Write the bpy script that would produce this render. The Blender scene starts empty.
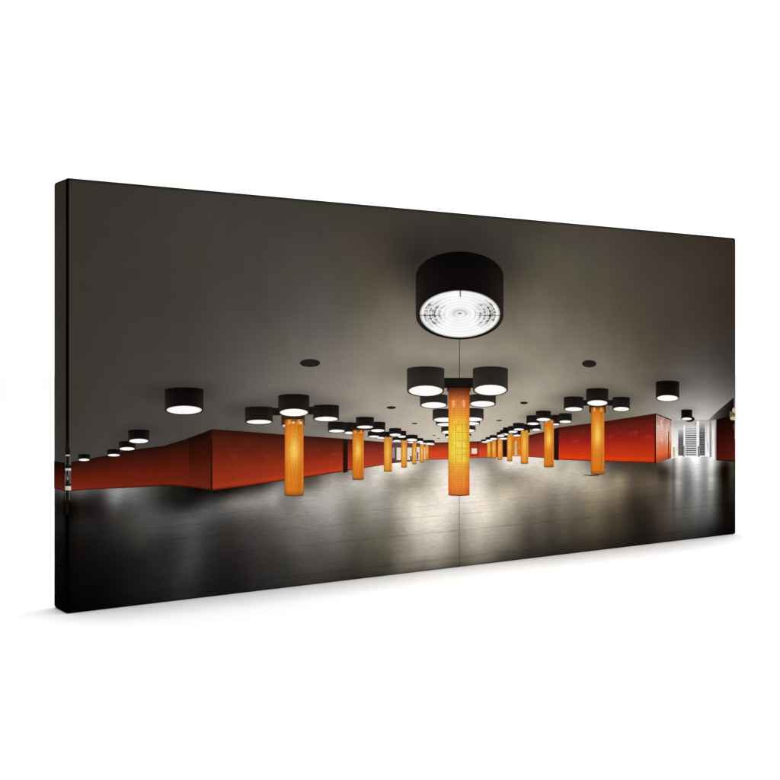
import bpy, bmesh, math, random
C = bpy.context.scene
COL = C.collection

# ------------------------------------------------------------------ camera, light, exposure
F = 1189.0                    # focal length in photo pixels (photo is 780 px wide)
HY = 365.4                    # row of the horizon in the photo
H = 0.60                      # canvas height, metres
X0, X1, YT0, YB0, YT1, YB1 = 66.6, 736.3, 177.4, 614.2, 238.0, 534.0
D1, D2 = F*H/(YB0-YT0), F*H/(YB1-YT1)
PX1, PX2 = (X0-390)/F*D1, (X1-390)/F*D2
W = math.hypot(PX2-PX1, D2-D1)
ANG = math.atan2(D2-D1, PX2-PX1)
CAMH = (YB0-HY)/F*D1
DEPTH, RAD = 0.055, 0.0045

cam = bpy.data.cameras.new('camera'); camo = bpy.data.objects.new('camera', cam); COL.objects.link(camo)
camo.location = (0, 0, CAMH); camo.rotation_euler = (math.radians(90), 0, 0)
cam.sensor_width = 36; cam.lens = F/780*36; cam.shift_y = (HY-390)/780
cam.clip_start = 0.05; cam.clip_end = 200
C.camera = camo

world = bpy.data.worlds.new("World"); C.world = world; world.use_nodes = True
WT = world.node_tree; bg = WT.nodes['Background']; bg.inputs[1].default_value = 1.335
# white studio surround, dimmed on the unseen left to shade the canvas side
_tc = WT.nodes.new('ShaderNodeTexCoord'); _d = WT.nodes.new('ShaderNodeVectorMath'); _d.operation = 'DOT_PRODUCT'
_d.inputs[1].default_value = (-math.cos(ANG), -math.sin(ANG), 0)
_m = WT.nodes.new('ShaderNodeMapRange'); _m.interpolation_type = 'SMOOTHSTEP'
for _i, _v in ((1, .0), (2, .75), (3, 1.0), (4, .02)): _m.inputs[_i].default_value = _v
WT.links.new(_tc.outputs['Generated'], _d.inputs[0]); WT.links.new(_d.outputs['Value'], _m.inputs[0])
WT.links.new(_m.outputs[0], bg.inputs[0])

def area(name, loc, target, size, power):
    l = bpy.data.lights.new(name, 'AREA'); l.shape = 'RECTANGLE'; l.size, l.size_y = size; l.energy = power
    o = bpy.data.objects.new(name, l); COL.objects.link(o); o.location = loc
    from mathutils import Vector
    o.rotation_euler = (Vector(target)-Vector(loc)).to_track_quat('-Z', 'Y').to_euler()
# long overhead light, added unseen just behind the canvas to shape its contact shadow
MX, MY = (PX1+PX2)/2-math.sin(ANG)*.19, (D1+D2)/2+math.cos(ANG)*.19
area('added_softbox', (MX, MY, 3.0), (MX, MY, 0), (3.4, 0.5), 44)
bpy.data.objects['added_softbox'].rotation_euler = (0, 0, ANG)

C.view_settings.view_transform = 'Standard'; C.view_settings.look = 'None'
C.view_settings.exposure = 0; C.view_settings.gamma = 1
EF = 1.025                     # light reaching the front face: albedo = printed colour / EF

# ------------------------------------------------------------------ from photo pixels to the face of the print
ux, uy = math.cos(ANG), math.sin(ANG)
def P(x, y):
    """photo pixel -> (U, V) in metres on the print: U from its left edge, V down from its top edge"""
    dx, dz = (x-390)/F, (HY-y)/F
    k = (uy*PX1-ux*D1)/(uy*dx-ux)
    return ux*(k*dx-PX1)+uy*(k-D1), H-(CAMH+k*dz)
def U(x): return P(x, 400)[0]
def surf(u, v, off):
    """print coordinates -> local point; u below zero folds round the left edge"""
    L = math.pi*RAD/2
    if u > W-RAD:
        a = min(u-(W-RAD), RAD)/RAD
        return (W-RAD+(RAD+off)*math.sin(a), RAD-(RAD+off)*math.cos(a), H-v)
    if u >= RAD: return (u, -off, H-v)
    if u > RAD-L:
        a = (RAD-u)/RAD
        return (RAD-(RAD+off)*math.sin(a), RAD-(RAD+off)*math.cos(a), H-v)
    return (-off, RAD+(RAD-L-u), H-v)

# ------------------------------------------------------------------ node helper: arithmetic on sockets
class E:
    def __init__(s, T, sock): s.T = T; s.k = sock
    def _b(s, op, o, rev=False):
        n = s.T.nodes.new('ShaderNodeMath'); n.operation = op
        a, b = (o, s) if rev else (s, o)
        for i, q in enumerate((a, b)):
            if isinstance(q, E): s.T.links.new(q.k, n.inputs[i])
            else: n.inputs[i].default_value = q
        return E(s.T, n.outputs[0])
    def __add__(s, o): return s._b('ADD', o)
    __radd__ = __add__
    def __mul__(s, o): return s._b('MULTIPLY', o)
    __rmul__ = __mul__
    def __sub__(s, o): return s._b('SUBTRACT', o)
    def __rsub__(s, o): return s._b('SUBTRACT', o, True)
    def __truediv__(s, o): return s._b('DIVIDE', o)
    def f(s, op):
        n = s.T.nodes.new('ShaderNodeMath'); n.operation = op; s.T.links.new(s.k, n.inputs[0]); return E(s.T, n.outputs[0])
    def exp(s): return s.f('EXPONENT')
    def abs(s): return s.f('ABSOLUTE')
    def sin(s): return s.f('SINE')
    def sqrt(s): return s.f('SQRT')
    def mn(s, o): return s._b('MINIMUM', o)
    def mx(s, o): return s._b('MAXIMUM', o)
    def step(s, a, b):
        n = s.T.nodes.new('ShaderNodeMapRange'); n.interpolation_type = 'SMOOTHSTEP'
        s.T.links.new(s.k, n.inputs[0]); n.inputs[1].default_value = a; n.inputs[2].default_value = b
        return E(s.T, n.outputs[0])

def ramp(x, stops, interp='CARDINAL', scale=1.0):
    """stops: (pos, (r,g,b) 0-255 or grey); returns colour socket holder of display-space colour"""
    n = x.T.nodes.new('ShaderNodeValToRGB'); r = n.color_ramp; r.interpolation = interp
    stops = sorted(stops, key=lambda s: s[0])
    while len(r.elements) < len(stops): r.elements.new(0.5)
    for e, (p, c) in zip(r.elements, stops): e.position = min(max(p, 0), 1)
    for e, (p, c) in zip(r.elements, stops):
        if not isinstance(c, tuple): c = (c, c, c)
        e.color = tuple(q/255*scale for q in c)+(1,)
    x.T.links.new(x.k, n.inputs[0]); return E(x.T, n.outputs[0])
def vmath(op, a, b):
    T = a.T; n = T.nodes.new('ShaderNodeVectorMath'); n.operation = op
    for i, q in enumerate((a, b)):
        if isinstance(q, E): T.links.new(q.k, n.inputs[i])
        else: n.inputs[i].default_value = q
    return E(T, n.outputs[0])
def vscale(a, f):
    n = a.T.nodes.new('ShaderNodeVectorMath'); n.operation = 'SCALE'; a.T.links.new(a.k, n.inputs[0])
    if isinstance(f, E): a.T.links.new(f.k, n.inputs[3])
    else: n.inputs[3].default_value = f
    return E(a.T, n.outputs[0])
def mix(f, a, b):
    n = f.T.nodes.new('ShaderNodeMix'); n.data_type = 'RGBA'; f.T.links.new(f.k, n.inputs[0])
    for i, q in ((6, a), (7, b)):
        if isinstance(q, E): f.T.links.new(q.k, n.inputs[i])
        else: n.inputs[i].default_value = tuple(z/255 for z in q)+(1,)
    return E(f.T, n.outputs[2])
def noise(T, vec, scale, detail=3, rough=.5):
    n = T.nodes.new('ShaderNodeTexNoise'); n.inputs['Scale'].default_value = scale
    n.inputs['Detail'].default_value = detail; n.inputs['Roughness'].default_value = rough
    T.links.new(vec.k, n.inputs['Vector']); return E(T, n.outputs[0])
def combine(x, y, z=0.0):
    n = (x if isinstance(x, E) else y).T.nodes.new('ShaderNodeCombineXYZ')
    for i, q in enumerate((x, y, z)):
        if isinstance(q, E): n.id_data.links.new(q.k, n.inputs[i])
        else: n.inputs[i].default_value = q
    return E(n.id_data, n.outputs[0])

def ink(name, build):
    """matte printed ink: build(T, s, t) gives the display-space colour; s, t come from the mesh's UV map"""
    m = bpy.data.materials.new(name); m.use_nodes = True; T = m.node_tree; T.nodes.clear()
    out = T.nodes.new('ShaderNodeOutputMaterial'); d = T.nodes.new('ShaderNodeBsdfDiffuse')
    uv = T.nodes.new('ShaderNodeUVMap'); uv.uv_map = 'UVMap'
    sp = T.nodes.new('ShaderNodeSeparateXYZ'); T.links.new(uv.outputs[0], sp.inputs[0])
    col = build(T, E(T, sp.outputs[0]), E(T, sp.outputs[1]))
    tc = T.nodes.new('ShaderNodeTexCoord')                      # grain of the print and weave of the cloth
    g = noise(T, E(T, tc.outputs['Object']), 420, 2)
    g2 = noise(T, E(T, tc.outputs['Object']), 26, 3)
    col = vscale(col, 1+(g-.5)*.10+(g2-.5)*.10)
    gm = T.nodes.new('ShaderNodeGamma'); gm.inputs[1].default_value = 2.4
    off = T.nodes.new('ShaderNodeVectorMath'); off.operation = 'MULTIPLY_ADD'; T.links.new(col.k, off.inputs[0])
    off.inputs[1].default_value = (1/1.055,)*3; off.inputs[2].default_value = (.055/1.055-.004,)*3
    T.links.new(off.outputs[0], gm.inputs[0])
    fin = vscale(E(T, gm.outputs[0]), 1/EF)
    T.links.new(fin.k, d.inputs[0]); T.links.new(d.outputs[0], out.inputs[0]); return m

# ------------------------------------------------------------------ objects
thing = bpy.data.objects.new('canvas_print', None); COL.objects.link(thing)
thing.location = (PX1, D1, 0); thing.rotation_euler = (0, 0, ANG)
thing['label'] = 'wide canvas print of a dark underground hall with orange pillars, standing on white floor'
thing['category'] = 'canvas print'

def link(name, me, parent, mats):
    o = bpy.data.objects.new(name, me); COL.objects.link(o); o.parent = parent
    for m in mats: me.materials.append(m)
    return o
LAYER = 0.00003
def mesh_from(name, grids, parent, mats, layer, label=None):
    """grids: list of (rows of (u, v, s, t), material index, extra layer) laid on the face of the print"""
    bm = bmesh.new(); uvl = bm.loops.layers.uv.new('UVMap')
    for rows, mi, ex in grids:
        off = LAYER*(layer+ex)
        vs = [[(bm.verts.new(surf(u, v, off)), (s, t)) for u, v, s, t in r] for r in rows]
        for i in range(len(vs)-1):
            for j in range(len(vs[0])-1):
                q = [vs[i][j], vs[i+1][j], vs[i+1][j+1], vs[i][j+1]]
                if len({tuple(round(c, 7) for c in a.co) for a, _ in q}) < 3: continue
                try: f = bm.faces.new([a for a, _ in q])
                except ValueError: continue
                f.material_index = mi
                for l, (_, st) in zip(f.loops, q): l[uvl].uv = st
    bmesh.ops.recalc_face_normals(bm, faces=bm.faces[:])
    for f in bm.faces:                                            # the ink faces out of the print
        if f.normal.y > 0.3 or f.normal.x > .5: f.normal_flip()
    me = bpy.data.meshes.new(name); bm.to_mesh(me); bm.free()
    o = link(name, me, parent, mats)
    if label: o['label'] = label
    return o
def strip(cols, n=1, sub=1):
    """cols: (x, ytop, ybottom) in photo pixels; a band whose s runs along it and t down it"""
    cc = []
    for a, b in zip(cols, cols[1:]):
        for k in range(sub): cc.append(tuple(a[i]+(b[i]-a[i])*k/sub for i in range(3)))
    cc.append(cols[-1])
    uvs = [(P(x, a), P(x, b)) for x, a, b in cc]
    u0, u1 = uvs[0][0][0], uvs[-1][0][0]
    return [[(a[0], a[1]+(b[1]-a[1])*k/n, (a[0]-u0)/(u1-u0), k/n) for (a, b) in uvs] for k in range(n+1)]
def box(x0, x1, ya, yb, yc=None, yd=None):
    return strip([(x0, ya, yb), (x1, ya if yc is None else yc, yb if yd is None else yd)])
def drum(xl, xr, ytop, ybot, rt, rb, n=40):
    """outline of a drum seen from below: flat curve above, full curve below"""
    cols = []
    cx, rx = (xl+xr)/2, (xr-xl)/2
    for k in range(n+1):
        q = -math.cos(math.pi*k/n)
        e = math.sqrt(max(0, 1-q*q))
        cols.append((cx+rx*q, ytop-rt*e, ybot+rb*e))
    return strip(cols)
def disc(xl, xr, ya, yb, n=40):
    cols = []
    cx, rx, cy, ry = (xl+xr)/2, (xr-xl)/2, (ya+yb)/2, (yb-ya)/2
    for k in range(n+1):
        q = -math.cos(math.pi*k/n); e = math.sqrt(max(0, 1-q*q))
        cols.append((cx+rx*q, cy-ry*e, cy+ry*e))
    return strip(cols)
def ell(xl, xr, ya, yb, n=40):
    """disc as rings so that s, t are a radius pair -1..1"""
    cx, rx, cy, ry = (xl+xr)/2, (xr-xl)/2, (ya+yb)/2, (yb-ya)/2
    rows = []
    for r in (0.0005, .25, .5, .75, 1):
        row = []
        for k in range(n+1):
            a = 2*math.pi*k/n
            q, e = r*math.cos(a), r*math.sin(a)
            row.append(P(cx+rx*q, cy+ry*e)+(q, e))
        rows.append(row)
    return rows

# ------------------------------------------------------------------ setting: the white studio floor
def plain(name, col):
    m = bpy.data.materials.new(name); m.use_nodes = True; T = m.node_tree; b = T.nodes['Principled BSDF']
    b.inputs['Roughness'].default_value = .7; b.inputs['Specular IOR Level'].default_value = .2
    tc = T.nodes.new('ShaderNodeTexCoord')
    n = noise(T, E(T, tc.outputs['Object']), 3, 4)
    r = ramp(n, [(.3, tuple(c-1 for c in col)), (.7, col)], 'LINEAR')
    T.links.new(r.k, b.inputs['Base Color']); return m
bm = bmesh.new(); bmesh.ops.create_grid(bm, x_segments=8, y_segments=8, size=40)
me = bpy.data.meshes.new('floor'); bm.to_mesh(me); bm.free()
fl = bpy.data.objects.new('floor', me); COL.objects.link(fl); me.materials.append(plain('white_floor', (252, 252, 252)))
fl['kind'] = 'structure'

# ------------------------------------------------------------------ the canvas itself: ceiling and floor of the pictured hall
import numpy as np
# colours of the print read at scattered points "x,y:r,g,b" (photo pixels), spread smoothly in between
CEIL_INK = """75,195:58,52,45 110,200:58,52,49 150,210:60,57,52 200,215:64,60,55 230,215:64,60,54 75,240:59,53,47 110,250:59,54,51 150,255:61,58,53 200,260:64,61,55 230,250:67,63,58 75,300:60,54,48 110,310:60,55,51 150,310:62,59,54 200,310:66,62,58 230,310:72,68,63 230,335:78,74,68 80,350:61,55,51 120,350:63,60,56 160,350:66,62,58 200,350:70,67,62 230,350:80,76,71 75,390:62,56,49 110,390:64,60,56 140,380:66,62,58 210,380:77,74,69 225,400:84,80,75 80,430:64,60,55 110,425:68,65,61 130,415:68,65,61 160,430:72,69,65 190,430:72,70,66 205,420:82,79,74 230,425:84,80,74
250,205:63,59,54 300,210:64,60,54 350,220:66,61,54 390,215:62,58,50 250,240:66,62,58 300,240:70,65,61 350,240:72,66,59 390,240:66,59,51 250,280:70,65,61 290,270:76,69,64 330,280:78,73,66 370,275:80,74,62 250,320:76,70,66 290,310:80,77,72 325,305:88,84,80 350,310:90,87,75 370,300:92,86,72 395,305:108,102,88 390,330:126,117,105 330,325:96,91,84 250,330:78,74,68 290,330:90,86,80 330,335:100,95,90 370,330:116,110,97 250,360:88,83,78 285,360:100,95,89 330,350:112,106,99 360,355:126,118,107 390,350:135,125,113 250,390:98,93,88 280,385:112,107,101 330,380:128,121,113 360,375:138,131,120 390,375:146,138,126 240,415:86,82,77 250,430:96,91,84 350,400:142,135,124 375,400:158,150,138 395,400:165,157,144 320,430:128,122,113 380,412:165,157,145
400,215:64,59,51 440,220:60,56,50 480,225:60,56,50 520,230:66,62,53 545,230:70,65,56 400,240:62,56,49 430,240:58,53,49 460,243:58,52,49 490,245:62,56,53 520,250:74,69,60 545,255:84,78,66 400,265:66,60,52 410,258:54,49,44 510,262:68,62,56 395,285:86,79,67 408,285:78,72,62 515,285:86,79,68 535,285:94,87,74 400,310:112,105,93 395,325:120,111,98 520,310:106,97,84 540,310:110,102,88 510,325:118,110,97 412,335:135,127,114 390,345:135,126,114 430,345:140,132,118 470,350:148,140,125 510,345:138,129,114 540,345:128,119,104 400,360:148,139,127 460,365:158,149,134 520,365:150,140,125 540,370:150,141,126 395,385:155,147,133 520,385:158,149,134 540,390:163,155,140 400,400:165,157,144 510,400:172,163,147 530,405:168,160,143 410,415:178,170,156 430,425:195,186,170 500,415:182,172,156 445,438:205,196,180 485,430:195,185,168 425,434:195,186,170 515,415:175,166,151
540,235:70,65,55 580,235:74,68,58 620,235:70,64,54 660,240:62,55,46 700,245:58,51,42 730,250:55,46,37 540,265:82,77,65 580,265:82,77,66 620,270:76,69,59 660,270:68,61,51 700,275:62,55,46 730,280:55,45,37 540,300:102,95,83 570,300:92,86,70 600,300:86,80,67 640,300:76,68,58 680,305:68,60,51 730,310:56,46,39 540,330:126,118,106 580,325:106,98,85 620,325:88,80,68 660,330:74,66,57 700,330:66,58,51 730,330:58,50,44 560,345:124,115,102 600,345:108,100,87 640,345:88,79,68 680,350:78,71,64 720,350:64,58,54 560,370:142,133,118 600,375:126,118,104 630,365:108,99,86 645,375:95,86,74 700,370:90,85,81 730,370:66,62,60 560,390:150,141,126 570,405:140,132,118 630,385:118,110,97 645,400:128,120,108 690,385:112,107,103 715,385:100,95,92 730,390:92,88,86 610,415:118,111,98 640,412:132,124,112 665,410:150,145,138 690,400:142,138,134 710,400:140,136,133 675,415:175,171,167 705,415:195,192,190 560,418:138,128,112"""
FLOOR_INK = """75,493:85,85,83 88,494:70,70,70 72,500:25,22,20 85,502:40,38,36 93,505:30,27,26 100,497:50,48,46 115,496:135,136,135 115,502:110,110,110 115,508:80,78,76 125,498:105,105,105 135,498:95,96,95 125,508:72,71,70 140,505:80,80,80 150,500:70,70,68 160,494:50,52,48 165,505:45,45,45 180,500:25,25,22 185,506:35,35,35 95,515:28,24,24 85,520:38,36,35 75,520:25,23,20 105,520:42,40,40 115,518:58,55,52 130,520:68,66,64 140,524:72,71,68 150,518:78,78,78 165,516:72,72,72 180,520:80,80,80 185,515:78,78,77
75,540:20,18,15 95,540:25,22,22 110,540:34,32,32 125,540:42,41,40 140,540:58,57,54 155,540:52,52,52 170,540:50,51,51 185,542:62,63,63 75,560:15,12,11 95,560:18,17,16 120,560:25,24,23 140,560:32,32,31 160,560:40,40,40 180,562:52,53,53 75,590:10,8,8 100,590:12,11,11 120,590:18,18,17 145,588:28,29,30 165,585:35,36,36 185,582:48,48,48 100,603:10,10,9 150,598:25,25,25 185,595:42,42,41
185,492:25,25,23 190,500:25,25,24 205,495:28,26,25 200,505:45,45,44 190,512:72,73,73 205,512:85,87,87 215,500:60,58,56 225,503:95,92,90 215,508:85,83,81 235,503:128,125,122 250,500:140,137,134 265,497:145,142,140 275,492:150,147,145 280,486:130,128,126 240,492:60,55,52 255,490:75,72,70 270,484:60,57,54 225,495:40,38,35 285,500:125,122,118 275,505:140,136,132 260,508:120,117,114 245,510:105,102,100 230,512:92,90,88 295,508:135,131,122
190,525:85,86,86 205,525:72,72,71 220,525:62,60,58 235,523:68,66,64 250,520:85,82,80 265,518:95,92,89 280,520:108,105,102 292,520:120,117,108 188,545:70,71,71 200,545:60,60,60 215,545:48,46,45 230,543:48,45,43 245,540:58,55,54 258,540:65,62,60 270,538:75,72,69 285,535:90,87,84 295,540:100,97,90 188,565:62,63,63 200,565:50,50,50 215,565:36,35,34 228,565:34,32,30 245,560:44,40,40 260,560:55,51,49 275,558:58,54,52 292,558:70,68,64 202,585:36,36,36 218,585:30,29,28 235,580:32,30,28 255,578:46,44,42 275,575:52,50,48 295,575:62,60,57
308,486:100,92,86 320,483:125,118,110 335,478:150,144,136 345,474:130,124,116 350,482:175,170,162 358,483:185,180,172 368,476:185,178,170 380,476:215,208,198 375,483:195,190,180 390,478:170,163,150 400,474:215,208,195 405,484:150,140,125 395,486:150,142,128 385,490:165,160,150 370,490:178,172,164 308,495:160,156,150 320,498:172,168,162 332,500:178,174,168 345,496:160,155,146 355,500:145,140,126 365,502:155,150,140 375,500:165,160,150 390,500:150,146,134 400,500:180,172,158 408,498:195,186,170 305,512:135,132,127 318,514:150,147,142 330,514:155,152,148 342,512:140,137,128 352,514:122,118,106 365,515:135,131,118 380,515:140,136,126 395,515:145,140,128 405,515:190,182,168
308,530:118,115,112 325,530:125,122,119 340,530:122,119,113 352,530:105,101,92 368,530:112,108,98 380,530:118,114,102 395,530:125,120,106 405,532:160,151,137 295,550:92,90,86 308,550:88,85,83 325,548:95,91,89 340,548:98,95,90 355,548:85,82,72 370,550:88,84,72 385,550:98,93,80 400,550:138,130,116 315,568:78,74,72 335,566:75,71,67 352,564:68,64,56 370,565:76,72,62 390,562:90,85,75 405,565:126,118,105 300,580:58,55,53 400,573:92,86,76
410,468:225,218,208 420,463:170,162,150 430,462:160,155,148 440,462:185,178,168 445,470:225,216,205 425,470:165,158,145 415,475:165,156,140 420,485:155,145,128 430,478:195,186,170 440,480:218,208,195 445,490:235,226,214 430,492:205,195,180 410,493:185,175,160 420,500:215,206,190 435,505:232,224,210 445,505:235,228,215 455,500:222,215,205 465,500:222,214,203 475,500:240,230,216 475,485:225,216,203 485,480:190,182,168 480,470:205,198,188 490,468:140,132,122 478,463:160,154,146 500,475:160,152,138 495,485:165,156,140 510,482:165,155,138 505,468:200,192,180 515,470:190,184,175 490,495:205,196,180 505,495:195,184,165 515,498:175,165,148
410,515:215,206,192 425,515:230,222,208 440,515:234,226,212 455,515:200,194,184 465,515:196,190,180 475,512:232,222,206 490,510:215,206,190 505,510:185,176,160 515,512:160,150,134 415,530:205,196,182 430,530:218,210,196 445,530:205,198,184 455,530:165,158,146 465,530:165,158,146 475,530:200,192,176 490,528:185,177,162 505,528:150,142,128 515,530:135,127,113 405,545:140,132,119 420,545:185,177,163 435,545:190,182,168 450,545:165,158,145 460,545:140,133,121 470,545:160,152,138 485,545:160,152,138 500,545:132,125,112 515,545:108,100,88 420,560:150,142,128 435,560:155,147,133 450,558:130,122,110 462,558:115,108,97 475,557:135,127,114 490,557:120,112,99 420,568:105,98,88 460,565:85,79,70 500,560:80,74,66
505,474:150,142,127 520,477:145,136,120 530,470:205,197,182 540,475:190,180,163 553,475:200,192,176 565,468:170,165,150 560,478:195,187,170 575,470:195,188,172 590,465:130,122,108 586,480:185,175,156 600,482:170,158,138 610,478:130,120,105 615,472:100,92,80 520,490:170,160,142 535,487:170,160,142 550,488:155,145,130 565,488:160,150,135 578,487:160,150,135 592,490:168,155,132 605,490:145,132,112 520,505:148,139,124 535,503:145,136,122 550,503:118,109,97 565,503:128,120,106 580,503:120,110,96 592,505:130,119,98 605,505:110,99,82 520,520:115,107,94 535,520:110,102,90 550,520:92,84,74 565,520:100,93,81 580,520:92,84,72 595,520:105,95,78 607,520:80,70,57 520,538:85,78,69 535,538:85,78,69 550,538:70,64,56 565,538:76,70,60 580,537:70,63,53 595,536:80,71,56 607,535:66,57,45 510,552:90,84,74 540,550:62,57,50 565,548:58,53,46 590,546:62,55,45 610,544:48,42,35
620,470:90,80,66 635,468:70,60,48 650,468:60,52,42 663,466:70,62,52 668,462:150,146,142 680,458:225,224,222 690,457:240,240,240 700,458:225,225,224 712,460:215,214,213 672,472:60,54,46 678,470:175,173,170 685,470:150,150,149 697,470:215,214,213 705,468:165,164,163 712,466:205,204,203 720,468:45,38,32 730,468:40,34,28 735,470:90,82,72 618,480:150,138,114 632,480:95,84,68 645,480:95,84,68 660,480:100,90,76 670,480:90,82,72 678,483:160,158,155 684,485:120,119,117 690,480:140,139,138 697,482:185,184,182 705,482:115,115,115 712,482:170,170,168 719,482:60,55,50 728,480:30,24,19 735,483:65,58,50
618,495:120,108,88 630,495:78,68,55 640,495:72,62,50 655,495:80,71,58 668,495:85,78,68 678,495:125,122,118 690,495:115,115,113 700,495:135,134,132 710,495:130,130,129 718,495:60,57,53 728,497:22,17,14 735,500:40,35,30 616,510:92,82,66 628,510:62,53,42 637,510:48,42,34 650,508:60,53,43 663,508:85,77,68 675,508:95,90,84 690,508:105,104,102 705,508:110,109,107 715,508:85,83,80 722,510:30,26,23 732,512:14,11,10 617,525:70,61,49 628,525:55,48,39 640,525:38,33,28 655,522:55,48,41 668,522:78,68,62 680,520:85,82,78 695,518:88,88,86 708,518:85,85,84 718,520:45,42,40 730,520:14,11,10 620,540:50,45,37 640,538:34,31,26 655,536:46,40,35 670,534:60,53,48 685,532:62,59,56 700,530:60,59,57 712,530:40,38,36 730,528:12,9,8"""
def spread(text, xs, ts, reg):
    """thin-plate surface through the scattered colours, evaluated on rows ts and columns xs"""
    pts, val = [], []
    for w in text.split():
        p, c = w.split(':'); px, py = map(float, p.split(','))
        pts.append(P(px, py)); val.append([float(q) for q in c.split(',')])
    pts, val = np.array(pts), np.array(val)
    def k(r2): return .5*r2*np.log(r2+1e-9)
    n = len(pts); d2 = ((pts[:, None]-pts[None])**2).sum(-1)
    A = np.zeros((n+3, n+3)); A[:n, :n] = k(d2)+reg*np.eye(n)
    A[:n, n] = A[n, :n] = 1; A[:n, n+1:] = pts; A[n+1:, :n] = pts.T
    co = np.linalg.solve(A, np.vstack([val, np.zeros((3, 3))]))
    rows = []
    for t in ts:
        q = np.array([(U(x), t*H) for x in xs]); r2 = ((q[:, None]-pts[None])**2).sum(-1)
        v = k(r2)@co[:n]+co[n]+q@co[n+1:]
        rows.append((t, [tuple(float(max(4, min(250, z))) for z in c) for c in v]))
    return rows
CX = [68+i*(735-68)/27 for i in range(28)]
FX = [68+(735-68)*i/58 for i in range(59)]
CEIL = spread(CEIL_INK, CX, [.72*i/20 for i in range(21)], 2e-4)
FT = [.67, .685, .70, .715, .73, .745, .76, .775, .79, .81, .83, .85, .875, .90, .925, .95, .975, 1.0]
FLOOR = spread(FLOOR_INK, FX, FT, 4e-6)
def lerp_step(x, a, b):
    n = x.T.nodes.new('ShaderNodeMapRange'); x.T.links.new(x.k, n.inputs[0])
    n.inputs[1].default_value = a; n.inputs[2].default_value = b; return E(x.T, n.outputs[0])
def field(u, v, xs, rows):
    """rows of colour ramps, each blended into the next one down; 32 stops a ramp, so long rows take two"""
    st = [U(x)/W for x in xs]
    cuts = [0, len(xs)-1] if len(xs) <= 32 else [0, len(xs)//2, len(xs)-1]
    fac = [None]+[lerp_step(v, p[0], q[0]) for p, q in zip(rows, rows[1:])]
    parts = []
    for i, j in zip(cuts, cuts[1:]):
        x = lerp_step(u, st[i], st[j]); col = None
        for k, (t, vals) in enumerate(rows):
            r = ramp(x, [((p-st[i])/(st[j]-st[i]), c) for p, c in zip(st[i:j+1], vals[i:j+1])])
            col = r if col is None else mix(fac[k], col, r)
        parts.append(col)
    return parts[0] if len(parts) == 1 else mix(u.step(st[cuts[1]]-.0006, st[cuts[1]]+.0006), parts[0], parts[1])

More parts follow.
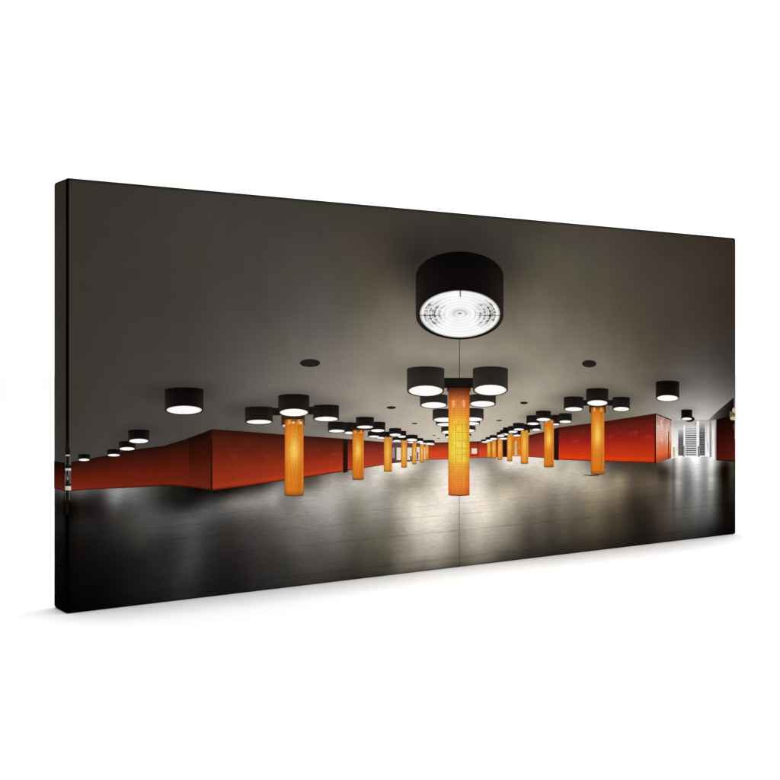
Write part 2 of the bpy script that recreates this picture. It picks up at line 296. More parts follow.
# dark soft blobs on the ceiling where a lamp meets it: x, y, rx, ry, strength
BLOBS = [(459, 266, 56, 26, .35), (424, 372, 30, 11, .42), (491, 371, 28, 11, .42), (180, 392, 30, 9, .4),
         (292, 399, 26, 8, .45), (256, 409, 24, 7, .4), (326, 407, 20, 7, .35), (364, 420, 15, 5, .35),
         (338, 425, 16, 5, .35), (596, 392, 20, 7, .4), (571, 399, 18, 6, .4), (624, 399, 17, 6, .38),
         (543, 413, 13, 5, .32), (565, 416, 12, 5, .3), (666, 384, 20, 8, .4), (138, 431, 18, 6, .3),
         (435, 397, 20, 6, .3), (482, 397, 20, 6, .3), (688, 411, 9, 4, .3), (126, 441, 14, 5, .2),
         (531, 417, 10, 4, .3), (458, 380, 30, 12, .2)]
def canvas_ink():
    m = bpy.data.materials.new('printed_canvas'); m.use_nodes = True; T = m.node_tree; T.nodes.clear()
    out = T.nodes.new('ShaderNodeOutputMaterial'); d = T.nodes.new('ShaderNodeBsdfDiffuse')
    tc = T.nodes.new('ShaderNodeTexCoord'); obj = E(T, tc.outputs['Object'])
    sp = T.nodes.new('ShaderNodeSeparateXYZ'); T.links.new(obj.k, sp.inputs[0])
    x, y, z = (E(T, sp.outputs[i]) for i in range(3))
    um = (x+y).mx(0)                      # metres along the picture; it is mirrored round the fold
    vm = (H-z)                            # metres down the picture
    u, v = um*(1/W), vm*(1/H)
    # slight unevenness so that the fields do not read as ramps
    wob = noise(T, combine(u*W*3, v*H*3), 1.6, 3)-.5
    up = (u+wob*.010).mx(0).mn(1)
    ceil = field(up, v+wob*.012, CX, CEIL)
    uvv = combine(um, vm); shade = None
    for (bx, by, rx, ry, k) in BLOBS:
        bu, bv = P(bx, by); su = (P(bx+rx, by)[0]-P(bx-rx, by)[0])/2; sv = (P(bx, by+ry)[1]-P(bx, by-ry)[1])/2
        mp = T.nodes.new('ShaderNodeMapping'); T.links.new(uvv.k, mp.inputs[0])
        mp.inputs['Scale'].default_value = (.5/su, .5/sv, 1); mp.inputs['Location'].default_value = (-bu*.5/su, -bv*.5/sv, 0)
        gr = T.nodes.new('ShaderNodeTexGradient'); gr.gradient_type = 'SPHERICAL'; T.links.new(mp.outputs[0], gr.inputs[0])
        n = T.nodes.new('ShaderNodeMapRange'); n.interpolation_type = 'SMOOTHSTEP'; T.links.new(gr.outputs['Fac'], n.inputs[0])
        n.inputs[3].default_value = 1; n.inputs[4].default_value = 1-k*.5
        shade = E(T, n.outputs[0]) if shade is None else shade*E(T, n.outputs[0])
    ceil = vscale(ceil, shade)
    # floor: streaks along the tiles and darker patches
    st = noise(T, combine(u*W*14, v*H*150), 1.0, 4, .6)-.5
    st2 = noise(T, combine(u*W*26, v*H*26), 1.0, 4, .6)-.5
    st3 = noise(T, combine(u*W*30, v*H*4), 1.0, 3, .5)-.5
    uf = (u+st2*.005+wob*.003).mx(0).mn(1)
    floor = field(uf, v+st2*.006, FX, FLOOR)
    st4 = noise(T, combine(u*W*70, v*H*420), 1.0, 2, .5)-.5
    floor = vscale(floor, 1+st*.13+st2*.12+st3*.05+st4*.20)
    uc, vh = P(459.5, 449); dv = (vm-vh).mx(.012)          # paving joints of the pictured floor
    lat = ((um-uc)/dv*5.0).f('FRACT'); dep = (dv._b('DIVIDE', .55, True)).f('FRACT')
    joint = ((lat-.5).abs().step(.47, .5)*.07+(dep-.5).abs().step(.43, .5)*.10)*v.step(.74, .84)*(st2+.5).step(.30, .62)
    floor = vscale(floor, 1-joint)
    refl = ramp(u, [(U(a)/W, (c,)*3) for a, c in ((60, 128), (671, 128), (673, 92), (675, 112), (678, 142), (684.5, 106), (690, 122), (697, 152), (705, 100), (711.5, 140), (716, 128), (731, 128), (734, 80), (735.5, 60))])
    floor = mix(v.step(.80, .97), vscale(vmath('MULTIPLY', floor, refl), 255/128), floor)
    # joint between the two halves of the pictured panorama
    seam = ((um-U(459.3)).abs()*-1).step(-.0016, -.0002)
    floor = vscale(floor, 1-seam*.22)
    col = mix(v.step(.676, .684), ceil, floor)
    # wrap shadow painted as a dark line at the fold; top edge darkened too
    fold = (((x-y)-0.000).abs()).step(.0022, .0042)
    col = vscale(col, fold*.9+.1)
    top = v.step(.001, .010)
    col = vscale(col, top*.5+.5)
    g = noise(T, obj, 420, 2); g2 = noise(T, obj, 26, 3)
    col = vscale(col, 1+(g-.5)*.12+(g2-.5)*.10)
    gm = T.nodes.new('ShaderNodeGamma'); gm.inputs[1].default_value = 2.4
    off = T.nodes.new('ShaderNodeVectorMath'); off.operation = 'MULTIPLY_ADD'; T.links.new(col.k, off.inputs[0])
    off.inputs[1].default_value = (1/1.055,)*3; off.inputs[2].default_value = (.055/1.055-.004,)*3
    T.links.new(off.outputs[0], gm.inputs[0])
    fin = vscale(E(T, gm.outputs[0]), 1/EF)
    T.links.new(fin.k, d.inputs[0]); T.links.new(d.outputs[0], out.inputs[0]); return m
bm = bmesh.new()
bmesh.ops.create_cube(bm, size=1)
for q in bm.verts: q.co = ((q.co.x+.5)*W, (q.co.y+.5)*DEPTH, (q.co.z+.5)*H)
bmesh.ops.bevel(bm, geom=bm.edges[:], offset=RAD, segments=5, profile=.5, affect='EDGES')
for f in bm.faces: f.smooth = True
me = bpy.data.meshes.new('printed_canvas'); bm.to_mesh(me); bm.free()
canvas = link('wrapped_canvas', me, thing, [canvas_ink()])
mod = canvas.modifiers.new('normals', 'WEIGHTED_NORMAL'); mod.keep_sharp = True

# ------------------------------------------------------------------ inks of the pictured things
def wall_ink(name, top, mid, low, left=1.0, right=1.0, gloss=0.0, line=True):
    def b(T, s, t):
        c = ramp(t, [(0, tuple(q*.72 for q in top)), (.12, top), (.5, mid), (.86, low), (.965, tuple(q*1.0 for q in low)),
                     (1, tuple(q*.35 for q in low))])
        l = ramp(s, [(0, 255*left*.8), (.5, 255*(left+right)/2*.8), (1, 255*right*.8)], 'LINEAR')
        c = vmath('MULTIPLY', c, l); c = vscale(c, 1/.8)
        n = noise(T, combine(s*9, t*7), 1, 3)
        gl = (n-.52).mx(0)*5*gloss*(((t-.38)*6)*((t-.38)*6)*-1).exp()
        c = vmath('ADD', c, vscale(combine(gl, gl*.75, gl*.62), 1.0))
        if line:
            jn = ((s*7).f('FRACT')-.5).abs().step(.485, .5)
            c = vscale(c, 1-jn*.10)
        return c
    return ink(name, b)
def solid(name, c, amt=.25, sc=8):
    def b(T, s, t):
        n = noise(T, combine(s*sc, t*sc), 1, 3)
        return ramp(n, [(.25, tuple(q*(1-amt) for q in c)), (.75, tuple(min(255, q*(1+amt)) for q in c))], 'LINEAR')
    return ink(name, b)
def pillar_ink(name, edge, core, cy, cr, dark_top=.75, streak=.16):
    def b(T, s, t):
        a = (s-.5)*(1/.30); q = (t-cy)*(1/cr)
        g = ((a*a+q*q)*-1).exp()
        c = mix(g.mn(1), edge, core)
        e = ramp(s, [(0, 215), (.10, 250), (.45, 255), (.86, 240), (.93, 255), (1, 205)])
        c = vmath('MULTIPLY', c, e)
        tt = ramp(t, [(0, 255*dark_top*.55), (.05, 255*dark_top), (.16, 245), (.5, 255), (.93, 240), (.985, 190), (1, 60)], 'LINEAR')
        c = vmath('MULTIPLY', c, tt)
        n = noise(T, combine(s*9, t*2.0), 1, 4, .6)-.5
        n2 = noise(T, combine(s*14, t*26), 1, 2)-.5
        tj = ((t*34).f('FRACT')-.5).abs().step(.36, .5)*.07; sj = ((s*7).f('FRACT')-.5).abs().step(.40, .5)*.10
        c = vscale(c, 1+n*2*streak+n2*streak-tj-sj)
        spot = (1-((s-.5).abs()-.26).abs().step(.02, .14))*(1-(t-.035).abs().step(.01, .05))
        return mix(spot*.55, c, (252, 214, 160))
    return ink(name, b)
def drum_ink(name, mid, edge, top):
    def b(T, s, t):
        c = ramp(s, [(0, edge), (.10, tuple((a+b)/2 for a, b in zip(mid, edge))), (.4, mid), (.8, tuple(a*.75+b*.25 for a, b in zip(mid, edge))), (1, edge)])
        return vmath('MULTIPLY', c, ramp(t, [(0, 255*top), (.2, 255*(top*.5+.45)), (.6, 240), (1, 255)]))
    return ink(name, b)
def lens_ink():
    def b(T, s, t):
        r = (s*s+t*t)
        return mix(r.step(.72, 1.0), (253, 250, 250), (226, 220, 212))
    return ink('lamp_glass', b)
def big_lens_ink():
    def b(T, s, t):
        r = (s*s+t*t).sqrt()
        rings = (r*52).sin()*.5+.5
        fine = (r*92+1).sin()*.5+.5
        side = (s.abs()).step(.28, .75)*(1-(t+.02).abs().step(.25, .75))
        n = noise(T, combine(s*7, t*9), 1, 3)
        rn = rings*rings*rings
        dark = rn*side*n.step(.36, .62)*.75
        dark = dark+fine*side*.10+rn*.055+(1-rings)*side*.10+(1-(t*t*40).mn(1))*side*n.step(.5, .6)*.22
        cr = (1-(s-.01).abs().step(.004, .022))*(t*-1).step(.70, .78)*.7
        cl = (1-(t-.06).abs().step(.006, .03))*side*.45
        hub = (((r-.16)*16)*((r-.16)*16)*-1).exp()*.16*(t*-1+.1).step(-.1, .2)
        core = (1-r.step(.02, .09))*n.step(.45, .55)*.5
        rim = r.step(.93, 1.0)*.35
        dark = dark+n.step(.56,.66)*side*.35
        dark = dark*(1-r.step(.84, .95))
        tot = (dark+cr+cl+hub+core+rim).mn(.92)
        return vscale(combine(1-tot*.96, 1-tot*.97, 1-tot), .97)
    return ink('prism_lens', b)
M = dict(
 drum=drum_ink('lamp_black', (18, 14, 13), (40, 35, 32), .5), charcoal=drum_ink('lamp_charcoal', (46, 43, 40), (58, 54, 49), .72), dim=drum_ink('lamp_dark', (30, 26, 24), (40, 36, 33), .6), lens=lens_ink(), big=big_lens_ink(),
 black=solid('matt_black', (24, 20, 18), .3), vent=solid('vent_dark', (36, 31, 27), .3),
 wall_a=wall_ink('red_panel_dim', (52, 20, 12), (88, 26, 14), (108, 34, 17), 1.06, .95),
 wall_b=wall_ink('red_panel_return', (40, 15, 8), (72, 22, 11), (100, 34, 20), .95, 1.0),
 wall_c=wall_ink('red_panel_long', (76, 29, 17), (122, 39, 21), (160, 52, 27), .92, 1.08, .06),
 wall_d=wall_ink('red_panel_far', (94, 34, 26), (146, 48, 36), (168, 58, 38), 1, 1, .08),
 wall_e=wall_ink('red_panel_end', (120, 46, 28), (192, 64, 34), (206, 72, 38), 1, 1, 0, False),
 wall_f=wall_ink('red_panel_glowing', (88, 27, 18), (150, 34, 24), (194, 54, 18), 1.06, .98, .08),
 wall_g=wall_ink('red_panel_shade', (30, 9, 6), (58, 14, 9), (82, 24, 13), .8, 1.0, 0),
 gap=solid('dark_gap', (38, 20, 14), .35), plum=solid('plum_shadow', (98, 66, 66), .3),
  pil=pillar_ink('mosaic_pillar', (230, 128, 34), (244, 202, 88), .40, .20, .9),
 pil_far=pillar_ink('mosaic_pillar_far', (232, 142, 40), (244, 190, 84), .45, .45, .9, .12),
)
def main_pillar(T, s, t):
    c = ramp(t, [(0, (64, 34, 22)), (.05, (92, 46, 26)), (.10, (156, 82, 42)), (.15, (216, 122, 62)), (.24, (228, 146, 58)), (.34, (238, 184, 62)),
                 (.44, (240, 208, 72)), (.60, (240, 216, 78)), (.70, (238, 202, 66)), (.705, (234, 178, 62)), (.80, (232, 156, 58)), (.92, (230, 132, 54)), (.985, (214, 112, 44)), (1, (70, 50, 40))], 'LINEAR')
    e = ramp(s, [(0, (236, 190, 130)), (.08, (255, 236, 200)), (.35, (255, 255, 255)), (.80, (252, 244, 235)), (.815, (226, 212, 190)), (.83, (250, 236, 225)), (1, (232, 184, 120))], 'LINEAR')
    n = noise(T, combine(s*9, t*14), 1, 3)-.5
    tj = ((t*46).f('FRACT')-.5).abs().step(.34, .5)*.08; sj = ((s*9).f('FRACT')-.5).abs().step(.38, .5)*.08
    return vscale(vmath('MULTIPLY', c, e), 1+n*.20-tj-sj)
M['pil_main'] = ink('mosaic_pillar_main', main_pillar)
def salmon(T, s, t):
    c = ramp(t, [(0, (156, 104, 86)), (.3, (214, 172, 154)), (.6, (212, 134, 106)), (.85, (216, 100, 58)), (1, (160, 70, 42))])
    n = noise(T, combine(s*3+t*2, t*5-s*3), 1, 3)
    c = mix((n.step(.42, .75)*(1-t.step(.45, .8)))*.75, c, (232, 214, 206))
    band = ((t*15).f('FRACT')-.5).abs().step(.40, .5)*(1-t.step(.4, .7))
    return vscale(c, 1-band*.16)
M['salmon'] = ink('glossy_return_panel', salmon)
def passage(T, s, t):
    c = ramp(t, [(0, (168, 164, 160)), (.25, (216, 213, 210)), (.6, (236, 234, 232)), (1, (250, 249, 248))])
    n = noise(T, combine(s*16, t*2), 1, 3)
    return vscale(c, 1-(n-.55).mx(0)*.9)
M['passage'] = ink('bright_passage', passage)
def steps(T, s, t):
    w = (t*14).f('FRACT'); tread = (w-.5).abs().step(.10, .26)
    fade = t.step(.0, .42)
    n = noise(T, combine(s*5, t*20), 1, 2)
    dk = mix(fade, (196, 194, 193), (50, 48, 47))
    c = mix(tread, dk, (208, 206, 204))
    return vscale(c, 1+(n-.5)*.3)
M['steps'] = ink('stair_treads', steps)
def esc(T, s, t):
    w = (t*20).f('FRACT'); tread = (w-.5).abs().step(.16, .36)
    fade = t.step(.0, .45)
    n = noise(T, combine(s*7, t*16), 1, 3)
    dk = mix(fade, (188, 187, 187), (60, 59, 60))
    return vscale(mix(tread*.7, dk, (160, 158, 157)), 1+(n-.5)*.5)
M['esc'] = ink('escalator_treads', esc)
M['sheen'] = solid('pillar_sheen', (232, 166, 112), .12)
M['line'] = solid('mosaic_line', (176, 146, 48), .2)
M['postwhite'] = solid('post_enamel', (206, 200, 190), .1)
M['postgrey'] = solid('post_shade', (84, 78, 72), .2)
M['white'] = solid('bright_white', (240, 238, 236), .04)
M['grey'] = solid('steel_grey', (150, 147, 144), .2)
M['cream'] = solid('lit_glass', (226, 216, 204), .14, 5)
M['beam'] = solid('dark_beam', (26, 23, 21), .5, 5)
M['soffit'] = ink('passage_soffit', lambda T, s, t: vscale(ramp(s, [(0, (150, 145, 140)), (.22, (88, 82, 77)), (.55, (42, 38, 34)), (1, (15, 13, 12))]), 1+(noise(T, combine(s*6, t*3), 1, 3)-.5)*.7))
M['brown'] = solid('brown_collar', (58, 34, 22), .35)
M['orange'] = solid('orange_glow', (214, 112, 26), .2)
M['yellow'] = solid('pale_glow', (198, 184, 150), .35, 5)
M['ochre'] = solid('ochre_glass', (104, 92, 52), .6, 7)

# ------------------------------------------------------------------ pictured walls
def wall(cols, mat, layer=1, name='printed_wall', label=None, n=6, sub=4):
    return mesh_from(name, [(strip(cols, n, sub), 0, 0)], thing, [M[mat]], layer, label)
# the left wall folds over the edge of the canvas
def pfold(u, y): return (u, P(67, y)[1])
def folded(name, cells, mats, layer, parent=thing):
    g = []
    for (u0, u1, ya, yb, mi, ex) in cells:
        n = 10
        rows = [[(u0+(u1-u0)*k/n, P(67, yy)[1], k/n, tt) for k in range(n+1)] for yy, tt in ((ya, 0), ((ya+yb)/2, .5), (yb, 1))]
        g.append((rows, mi, ex))
    return mesh_from(name, g, parent, mats, layer)
folded('printed_wall', [(-.0505, .006, 463.5, 491.5, 0, 0)], [M['wall_b']], 1)
wall([(70.6, 462, 491.2), (91, 458.5, 489.5), (104, 456, 489), (125, 450.5, 488), (143, 448.3, 487), (163, 446, 486), (171, 443.6, 485.6), (184, 439.6, 487), (189, 437.8, 487.6)], 'wall_a')
wall([(189, 437.8, 487.6), (200, 433.8, 489), (211.4, 429.4, 490.6)], 'wall_b')
wall([(212.4, 429.2, 490.8), (240, 431, 487.2), (282, 434.4, 481), (320, 437, 475.2), (343, 438.6, 471.6)], 'wall_c')
wall([(210.6, 429.4, 491), (212.4, 429.2, 491)], 'gap', 2, 'wall_corner')
wall([(343, 438.6, 473), (347.8, 439, 472)], 'gap', 1, 'wall_recess')
wall([(347.8, 439, 470.4), (365, 440.4, 468), (384.4, 442, 464.8)], 'wall_d')
wall([(384.4, 442, 464.8), (394, 442.6, 463.2), (429, 443.6, 459.6)], 'plum')
wall([(429, 442.6, 459.8), (448.6, 442.2, 459.4), (470, 441.4, 458.4), (479, 441.2, 457.6)], 'wall_e')
wall([(479, 441.2, 457.6), (488, 440.6, 457.8)], 'wall_e')
wall([(488, 440, 457.8), (503, 438, 456.8)], 'wall_d')
wall([(503, 438, 457), (512, 436.6, 457)], 'gap', 1, 'wall_recess')
wall([(512, 437, 456.2), (528.6, 435.6, 456.6)], 'orange', 1, 'lit_doorway')
wall([(514.6, 441, 455.4), (517, 440.8, 455.4)], 'yellow', 2, 'door_gap')
wall([(528.6, 435.2, 457), (544, 431.6, 458), (554, 428.8, 459)], 'wall_d')
wall([(554, 428.6, 460), (558.8, 427.4, 460.4)], 'gap', 1, 'wall_recess')
wall([(558.8, 427.2, 459.8), (575, 425.2, 460.4), (600, 422, 461.4), (630, 417.4, 462.4), (654.6, 413.6, 463.2)], 'wall_f')
wall([(654.6, 413.4, 463.8), (656, 413.6, 463.8)], 'black', 2, 'wall_corner')
# the passage to the stairs
wall([(671, 419.6, 458.6), (676, 421, 457.6), (700, 420, 456.4), (709, 419.6, 456.6), (717, 418.6, 460)], 'passage', 1, 'passage_wall')
wall([(656, 414, 463.2), (664, 417.2, 460.6), (671.4, 420, 458)], 'salmon', 2)
wall([(655.6, 413.2, 414.4), (671.8, 419.6, 420.8)], 'brown', 3, 'wall_edge')
wall([(668.2, 431, 458.8), (669.1, 431, 458.6)], 'brown', 3, 'wall_edge')
wall([(672.8, 447, 457.6), (675, 447, 457.2)], 'yellow', 3, 'bollard')
wall([(716, 418.4, 460.4), (722, 416.8, 460.8), (730, 414.6, 461.4), (736.4, 413, 462)], 'wall_g', 3)
wall([(708.8, 419.6, 421.2), (716, 412.6, 419.6), (726, 404.2, 416.8), (736.4, 395.2, 413.4)], 'soffit', 4, 'ceiling_beam')
wall([(709.4, 420.4, 457), (711.6, 418.6, 457.4)], 'grey', 2, 'door_frame')
wall([(714.8, 419.6, 458.8), (716.2, 418.4, 459.6)], 'grey', 4, 'door_frame')

stair = mesh_from('printed_staircase', [(box(685, 696.4, 425.6, 455.8), 0, 0)], thing, [M['steps']], 3)
for x0, x1, ya in ((678.2, 683.6, 430), (699.2, 705, 421)):
    mesh_from('escalator', [(box(x0, x1, ya, 455.6), 0, 0)], stair, [M['esc']], 3)
for x0, x1, ya, xb in ((683.4, 685.2, 425, 683.2), (696.6, 699.2, 421, 698.6)):
    mesh_from('balustrade', [(box(x0, x1, ya, 456), 0, 0)], stair, [M['white']], 4)
for x0 in (683.2, 698.4):
    mesh_from('newel_post', [(box(x0, x0+1.4, 445.4, 456.8), 0, 0), (box(x0-.6, x0+.1, 446.6, 456.6), 1, 0)], stair, [M['grey'], M['black']], 5)

# far glass on the left, notice on the end wall
for x0, x1, ya, yb in ((396.6, 401, 447.6, 460), (407.2, 411.8, 447.6, 460), (416.6, 419.6, 447, 460), (424.2, 425.2, 447, 459.4)):
    mesh_from('lit_window', [(box(x0, x1, ya, yb), 0, 0)], thing, [M['cream']], 2)
mesh_from('lit_window', [(box(392.4, 394.6, 447.6, 458), 0, 0)], thing, [M['grey']], 2)
for x0, x1, ya, yb in ((410.2, 411.6, 456, 460), (417.2, 418.4, 452, 459.6)):
    mesh_from('shadow_figure', [(box(x0, x1, ya, yb), 0, 0)], thing, [M['black']], 3)
mesh_from('printed_notice', [(box(471.6, 477, 448.4, 453.6), 0, 0), (box(477.5, 478.2, 441.4, 457.6), 1, 0), (box(470, 477.4, 455, 455.8), 1, 0)], thing, [M['cream'], M['gap']], 2)

# clutter at the right edge
mesh_from('wall_light', [(disc(730, 736.4, 416.6, 420.2), 0, 2), (box(729.6, 734.6, 411.4, 417.4), 1, 0), (disc(732.2, 735.4, 408, 412.4), 0, 1)], thing, [M['yellow'], M['ochre']], 5)
mesh_from('white_sign', [(box(733.6, 736.3, 423.8, 430), 0, 0)], thing, [M['white']], 5)

# information post that straddles the fold
F0, F1 = -.0035, .0062
def post():
    g = []
    def cell(ya, yb, u0, u1, mi, ex, v0=None, v1=None):
        v0 = u0 if v0 is None else v0; v1 = u1 if v1 is None else v1; n = 10; rows = []
        for yy, a, b, t in ((ya, u0, u1, 0), (yb, v0, v1, 1)):
            rows.append([(a+(b-a)*k/n, P(67, yy)[1], k/n, t) for k in range(n+1)])
        g.append((rows, mi, ex))
    cell(440, 448, -.0014, .0036, 0, 0); cell(448, 454.6, -.0026, .0046, 0, 0)
    cell(454.8, 456, -.0022, .0044, 2, 0)
    cell(456, 465.6, F0, F1, 4, 0); cell(456.6, 465.6, -.0004, .0034, 3, 1)
    cell(465.4, 468.2, F0, F1, 0, 1)
    cell(468.2, 486, F0, F1, 4, 0); cell(468.4, 470.6, F0, F1, 2, 1)
    cell(470.6, 480, F0+.0006, F1-.0006, 1, 1, .0008, .0022); cell(470.6, 478, .0000, .0030, 3, 2, .0013, .0017)
    cell(480, 486, -.0004, .0034, 0, 2); cell(484, 486.2, F0, F1, 0, 2)
    cell(486.2, 490.4, F0, F1, 2, 1)
    cell(490.4, 514, -.0010, .0030, 0, 0); cell(490.4, 500, -.0028, -.0010, 4, 0); cell(490.4, 500, .0030, .0046, 4, 0)
    return mesh_from('printed_post', g, thing, [M['black'], M['grey'], M['postwhite'], M['beam'], M['postgrey']], 3)
post()

# ------------------------------------------------------------------ ceiling vents
for x0, x1, ya, yb in ((299.8, 320.2, 359, 367), (582, 596.4, 360, 367.4), (386.6, 396, 406.2, 409), (520, 527.8, 401.6, 404.2),
                       (411.6, 417.6, 422.8, 424.2), (496.2, 502, 419.8, 421.2), (432.4, 435.6, 435, 435.9), (436.8, 440, 438.2, 439)):
    mesh_from('printed_vent', [(disc(x0, x1, ya, yb, 28), 0, 0)], thing, [M['vent']], 1)
mesh_from('hanging_wire', [(box(459.1, 459.8, 338, 380), 0, 0)], thing, [M['black']], 1)

# ------------------------------------------------------------------ pillars, far ones first
def pillar(x0, x1, yt, yb, mat, layer, collar=None):
    cx = (x0+x1)/2; n = 10; cols = []
    for k in range(n+1):
        q = -1+2*k/n; e = math.sqrt(max(0, 1-q*q))*(x1-x0)*.045
        cols.append((cx+(x1-x0)/2*q, yt, yb-(x1-x0)*.03+e))
    o = mesh_from('printed_pillar', [(strip(cols, 8), 0, 0)], thing, [M[mat]], layer)
    if collar:
        a, b, c, d = collar
        mesh_from('pillar_collar', [(box(a, b, c, d), 0, 0)], o, [M['brown']], layer-1)
    return o
def lamp(x0, x1, yt, la, lb, layer, lx=None, ink='dim'):
    """drum lamp: outer x range, top of the drum, top and bottom of its round glass"""
    w = x1-x0; rb = (lb-la)/2; rim = max(.35, w*.022)
    a, b = lx or (x0+w*.045, x1-w*.045)
    rt = max(.3, rb*.55)
    o = mesh_from('printed_lamp', [(drum(x0, x1, yt+rt, (la+lb)/2, rt, rb+rim), 0, 0)], thing, [M[ink]], layer)
    mesh_from('lamp_glass', [(ell(a, b, la, lb), 0, 0)], o, [M['lens']], layer+1)
    return o
def bracket(cells, layer):
    mesh_from('lamp_bracket', [(box(*c), 0, 0) for c in cells], thing, [M['black']], layer)

# left row, from the far end to the near end
pillar(425.2, 428.6, 444, 460.2, 'pil_far', 3)
pillar(419.8, 424.2, 443, 462.4, 'pil_far', 4)
pillar(412.2, 416.4, 442, 464.4, 'pil_far', 5)
pillar(401.2, 406.9, 440, 467.6, 'pil_far', 6)
pillar(383.8, 391.8, 436.6, 471.6, 'pil_far', 7)
lamp(423, 434.6, 440, 442.8, 444.8, 4); lamp(427, 434.8, 441.6, 443.6, 445.2, 3)
lamp(417, 423.4, 438, 441, 442.8, 6); lamp(419, 426.5, 440.4, 442.8, 444.4, 5)
lamp(406, 417.6, 434.6, 438.6, 441.2, 8); lamp(392.4, 401.6, 437, 440, 441.8, 7); lamp(407.6, 414, 438.6, 441.4, 443.2, 6)
bracket([(399, 420, 437, 440, 438, 441)], 6)
lamp(397.2, 406.2, 430.8, 435.6, 437.7, 9); lamp(376.4, 385, 432, 437, 439, 8); lamp(367.8, 379.8, 431.2, 435.6, 437.7, 9)
lamp(389, 401.2, 428, 433.6, 436.1, 11); bracket([(378, 404, 431.6, 436.6)], 7)
pillar(352.3, 363.8, 430, 479.8, 'pil', 10, (351.6, 364.2, 428, 431.4))
lamp(344, 354, 422.2, 431.6, 434.3, 9); lamp(370, 385.2, 421.7, 429.2, 432, 11); lamp(328, 345.4, 421.7, 429.6, 432.4, 11)
lamp(356, 373.8, 416.8, 425.6, 428.5, 13); bracket([(343, 373, 422.6, 430.2)], 8)
pillar(284.6, 303.5, 419, 495.8, 'pil', 14, (281.4, 304.4, 413, 425.2))
lamp(245.2, 272.6, 406.5, 419.8, 424, 15); lamp(313.2, 338.8, 404.6, 416.7, 421.3, 15)
lamp(278.4, 309.1, 394, 408.8, 416.2, 17); bracket([(270, 282, 408, 415.2)], 13); bracket([(306, 316, 406.8, 414.4)], 13)
mesh_from('collar_spotlight', [(disc(a, a+2.4, b, b+2.2, 14), 0, 0) for a, b in ((282.6, 424.6), (292, 421.4), (299.6, 421.8))], thing, [M['cream']], 16)

# right row
pillar(487, 490.9, 441, 457.6, 'pil_far', 3); pillar(491.6, 496.1, 440, 458.2, 'pil_far', 4)
pillar(497.6, 502.4, 437.6, 459.8, 'pil_far', 5); pillar(507, 512.3, 433.7, 461.2, 'pil_far', 6)
lamp(481, 490, 439.4, 441.2, 442.8, 4); lamp(485.4, 493, 437, 439.6, 441.4, 5); lamp(489.6, 497.4, 435, 437.9, 440, 6)
lamp(498.6, 508.2, 435.6, 437.8, 439.6, 5)
lamp(496.6, 504.8, 431.8, 434.8, 437, 7); lamp(500, 508.8, 429.8, 433.4, 435.4, 6)
lamp(512.6, 521, 432, 434.6, 436.4, 6)
pillar(520.7, 528.2, 430, 463.7, 'pil_far', 8)
lamp(508, 517.8, 426, 430.7, 433, 8); bracket([(503, 530, 427.4, 433, 427.2, 432.6)], 6)
lamp(531.6, 540.8, 424, 428.7, 431, 8); lamp(513, 524.4, 422.8, 428.4, 430.5, 10); bracket([(523, 537, 424, 429.4)], 7)
pillar(544, 553.7, 419.6, 467.2, 'pil', 10, (543.2, 554.2, 418, 422))
lamp(551.4, 559.6, 414.8, 423.5, 425.3, 9); lamp(558.8, 571.8, 413.2, 420.4, 423, 10); lamp(526.4, 539.6, 415.2, 422.5, 425, 10)
lamp(535.8, 550.9, 410.6, 418, 421.2, 12); bracket([(537, 562, 415.6, 421.6)], 8)
pillar(591, 604.2, 407, 474.4, 'pil', 13, (589.2, 605.6, 403, 412.6))
mesh_from('floor_plate', [(strip([(583.6, 474.8, 475.3), (592, 475, 476), (599, 474.6, 475.4)]), 0, 0)], thing, [M['black']], 12)
lamp(563.8, 583.2, 396.4, 407.2, 411.3, 14); lamp(612.4, 629.8, 396.8, 407, 411.2, 14)
lamp(586.2, 608.2, 388, 400.2, 405.8, 16); bracket([(581, 590, 400, 405.6)], 12); bracket([(604, 614, 400, 405.6)], 12)

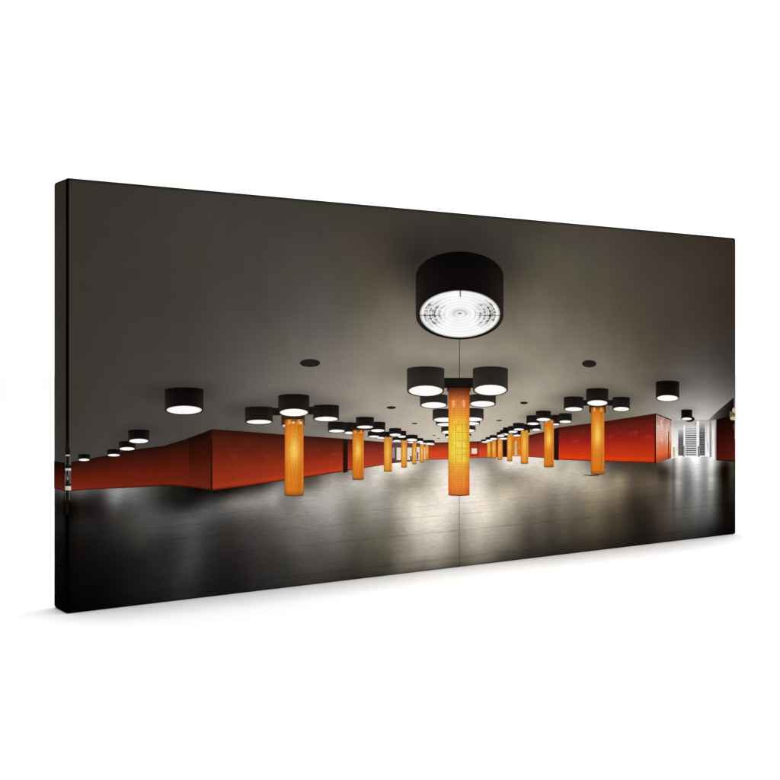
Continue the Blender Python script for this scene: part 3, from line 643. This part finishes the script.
# centre row
lamp(445, 452, 434, 436.2, 438, 3, ink='charcoal'); lamp(464, 471.2, 433.4, 435.6, 437.4, 3, ink='charcoal')
lamp(441.2, 456, 426.4, 430.8, 433.8, 4, ink='charcoal'); lamp(461, 475.6, 425.6, 429.2, 432.2, 4, ink='charcoal')
lamp(435.8, 456, 419, 423, 426.2, 5, ink='charcoal'); lamp(461, 480, 418.6, 422, 425.2, 5, ink='charcoal')
lamp(432.6, 456, 408.6, 417.6, 422, 6, ink='charcoal'); lamp(461, 483.6, 408, 417.4, 421.4, 6, ink='charcoal')
lamp(420, 447.6, 394, 402.2, 408.2, 8, ink='charcoal'); lamp(469, 495.8, 394, 401, 406.8, 8, ink='charcoal')
main = pillar(448.3, 469.5, 384, 495.6, 'pil_main', 9, (447, 470.6, 380, 391.6))
main['label'] = 'large yellow pillar in the middle of the picture'
grid = []
for xx in (455.6, 462, 466.4): grid.append((box(xx, xx+.35, 423, 463.6), 0, 0))
for yy in (424.4, 432, 440.6, 448, 454.4): grid.append((box(455.6, 468.4, yy, yy+.35), 0, 0))
mesh_from('mosaic_lines', grid, main, [M['line']], 10)
mesh_from('pillar_sheen', [(disc(a, b, 399.8, 407.6, 14), 0, 0) for a, b in ((451.8, 455), (462.4, 465))], main, [M['sheen']], 10)
lamp(407, 444.2, 366.4, 385.6, 396, 13, ink='charcoal'); lamp(472.9, 507.8, 366.4, 384.8, 395.2, 13, ink='charcoal')
bracket([(440, 477, 377.8, 388)], 12)

# single lamps
lamp(78.2, 90, 454, 458.6, 461, 4, ink='drum'); lamp(107, 120.4, 449, 454, 456.4, 5, ink='drum'); lamp(118.8, 135.4, 441, 447.2, 450.4, 6, ink='drum')
lamp(128.2, 149.2, 429.6, 438.8, 443.2, 8, ink='drum'); lamp(164.8, 203.4, 387.4, 405.8, 414.2, 8, ink='drum')
mesh_from('lamp_bracket', [(disc(684.6, 694.6, 416.2, 422), 0, 0)], thing, [M['black']], 5)
lamp(681.2, 692.2, 409.4, 417.6, 420.2, 7, ink='drum'); lamp(655.8, 679.2, 380.6, 395.2, 401.2, 8, ink='drum')

# the big lamp overhead
big = mesh_from('printed_lamp', [(drum(415.8, 503.4, 277, 315.2, 25.4, 24.2, 72), 0, 0)], thing, [M['drum']], 9,
                'big round black lamp overhead with a ribbed glass')
mesh_from('lamp_glass', [(ell(419.6, 500, 290.4, 337.6, 72), 0, 0)], big, [M['big']], 10)
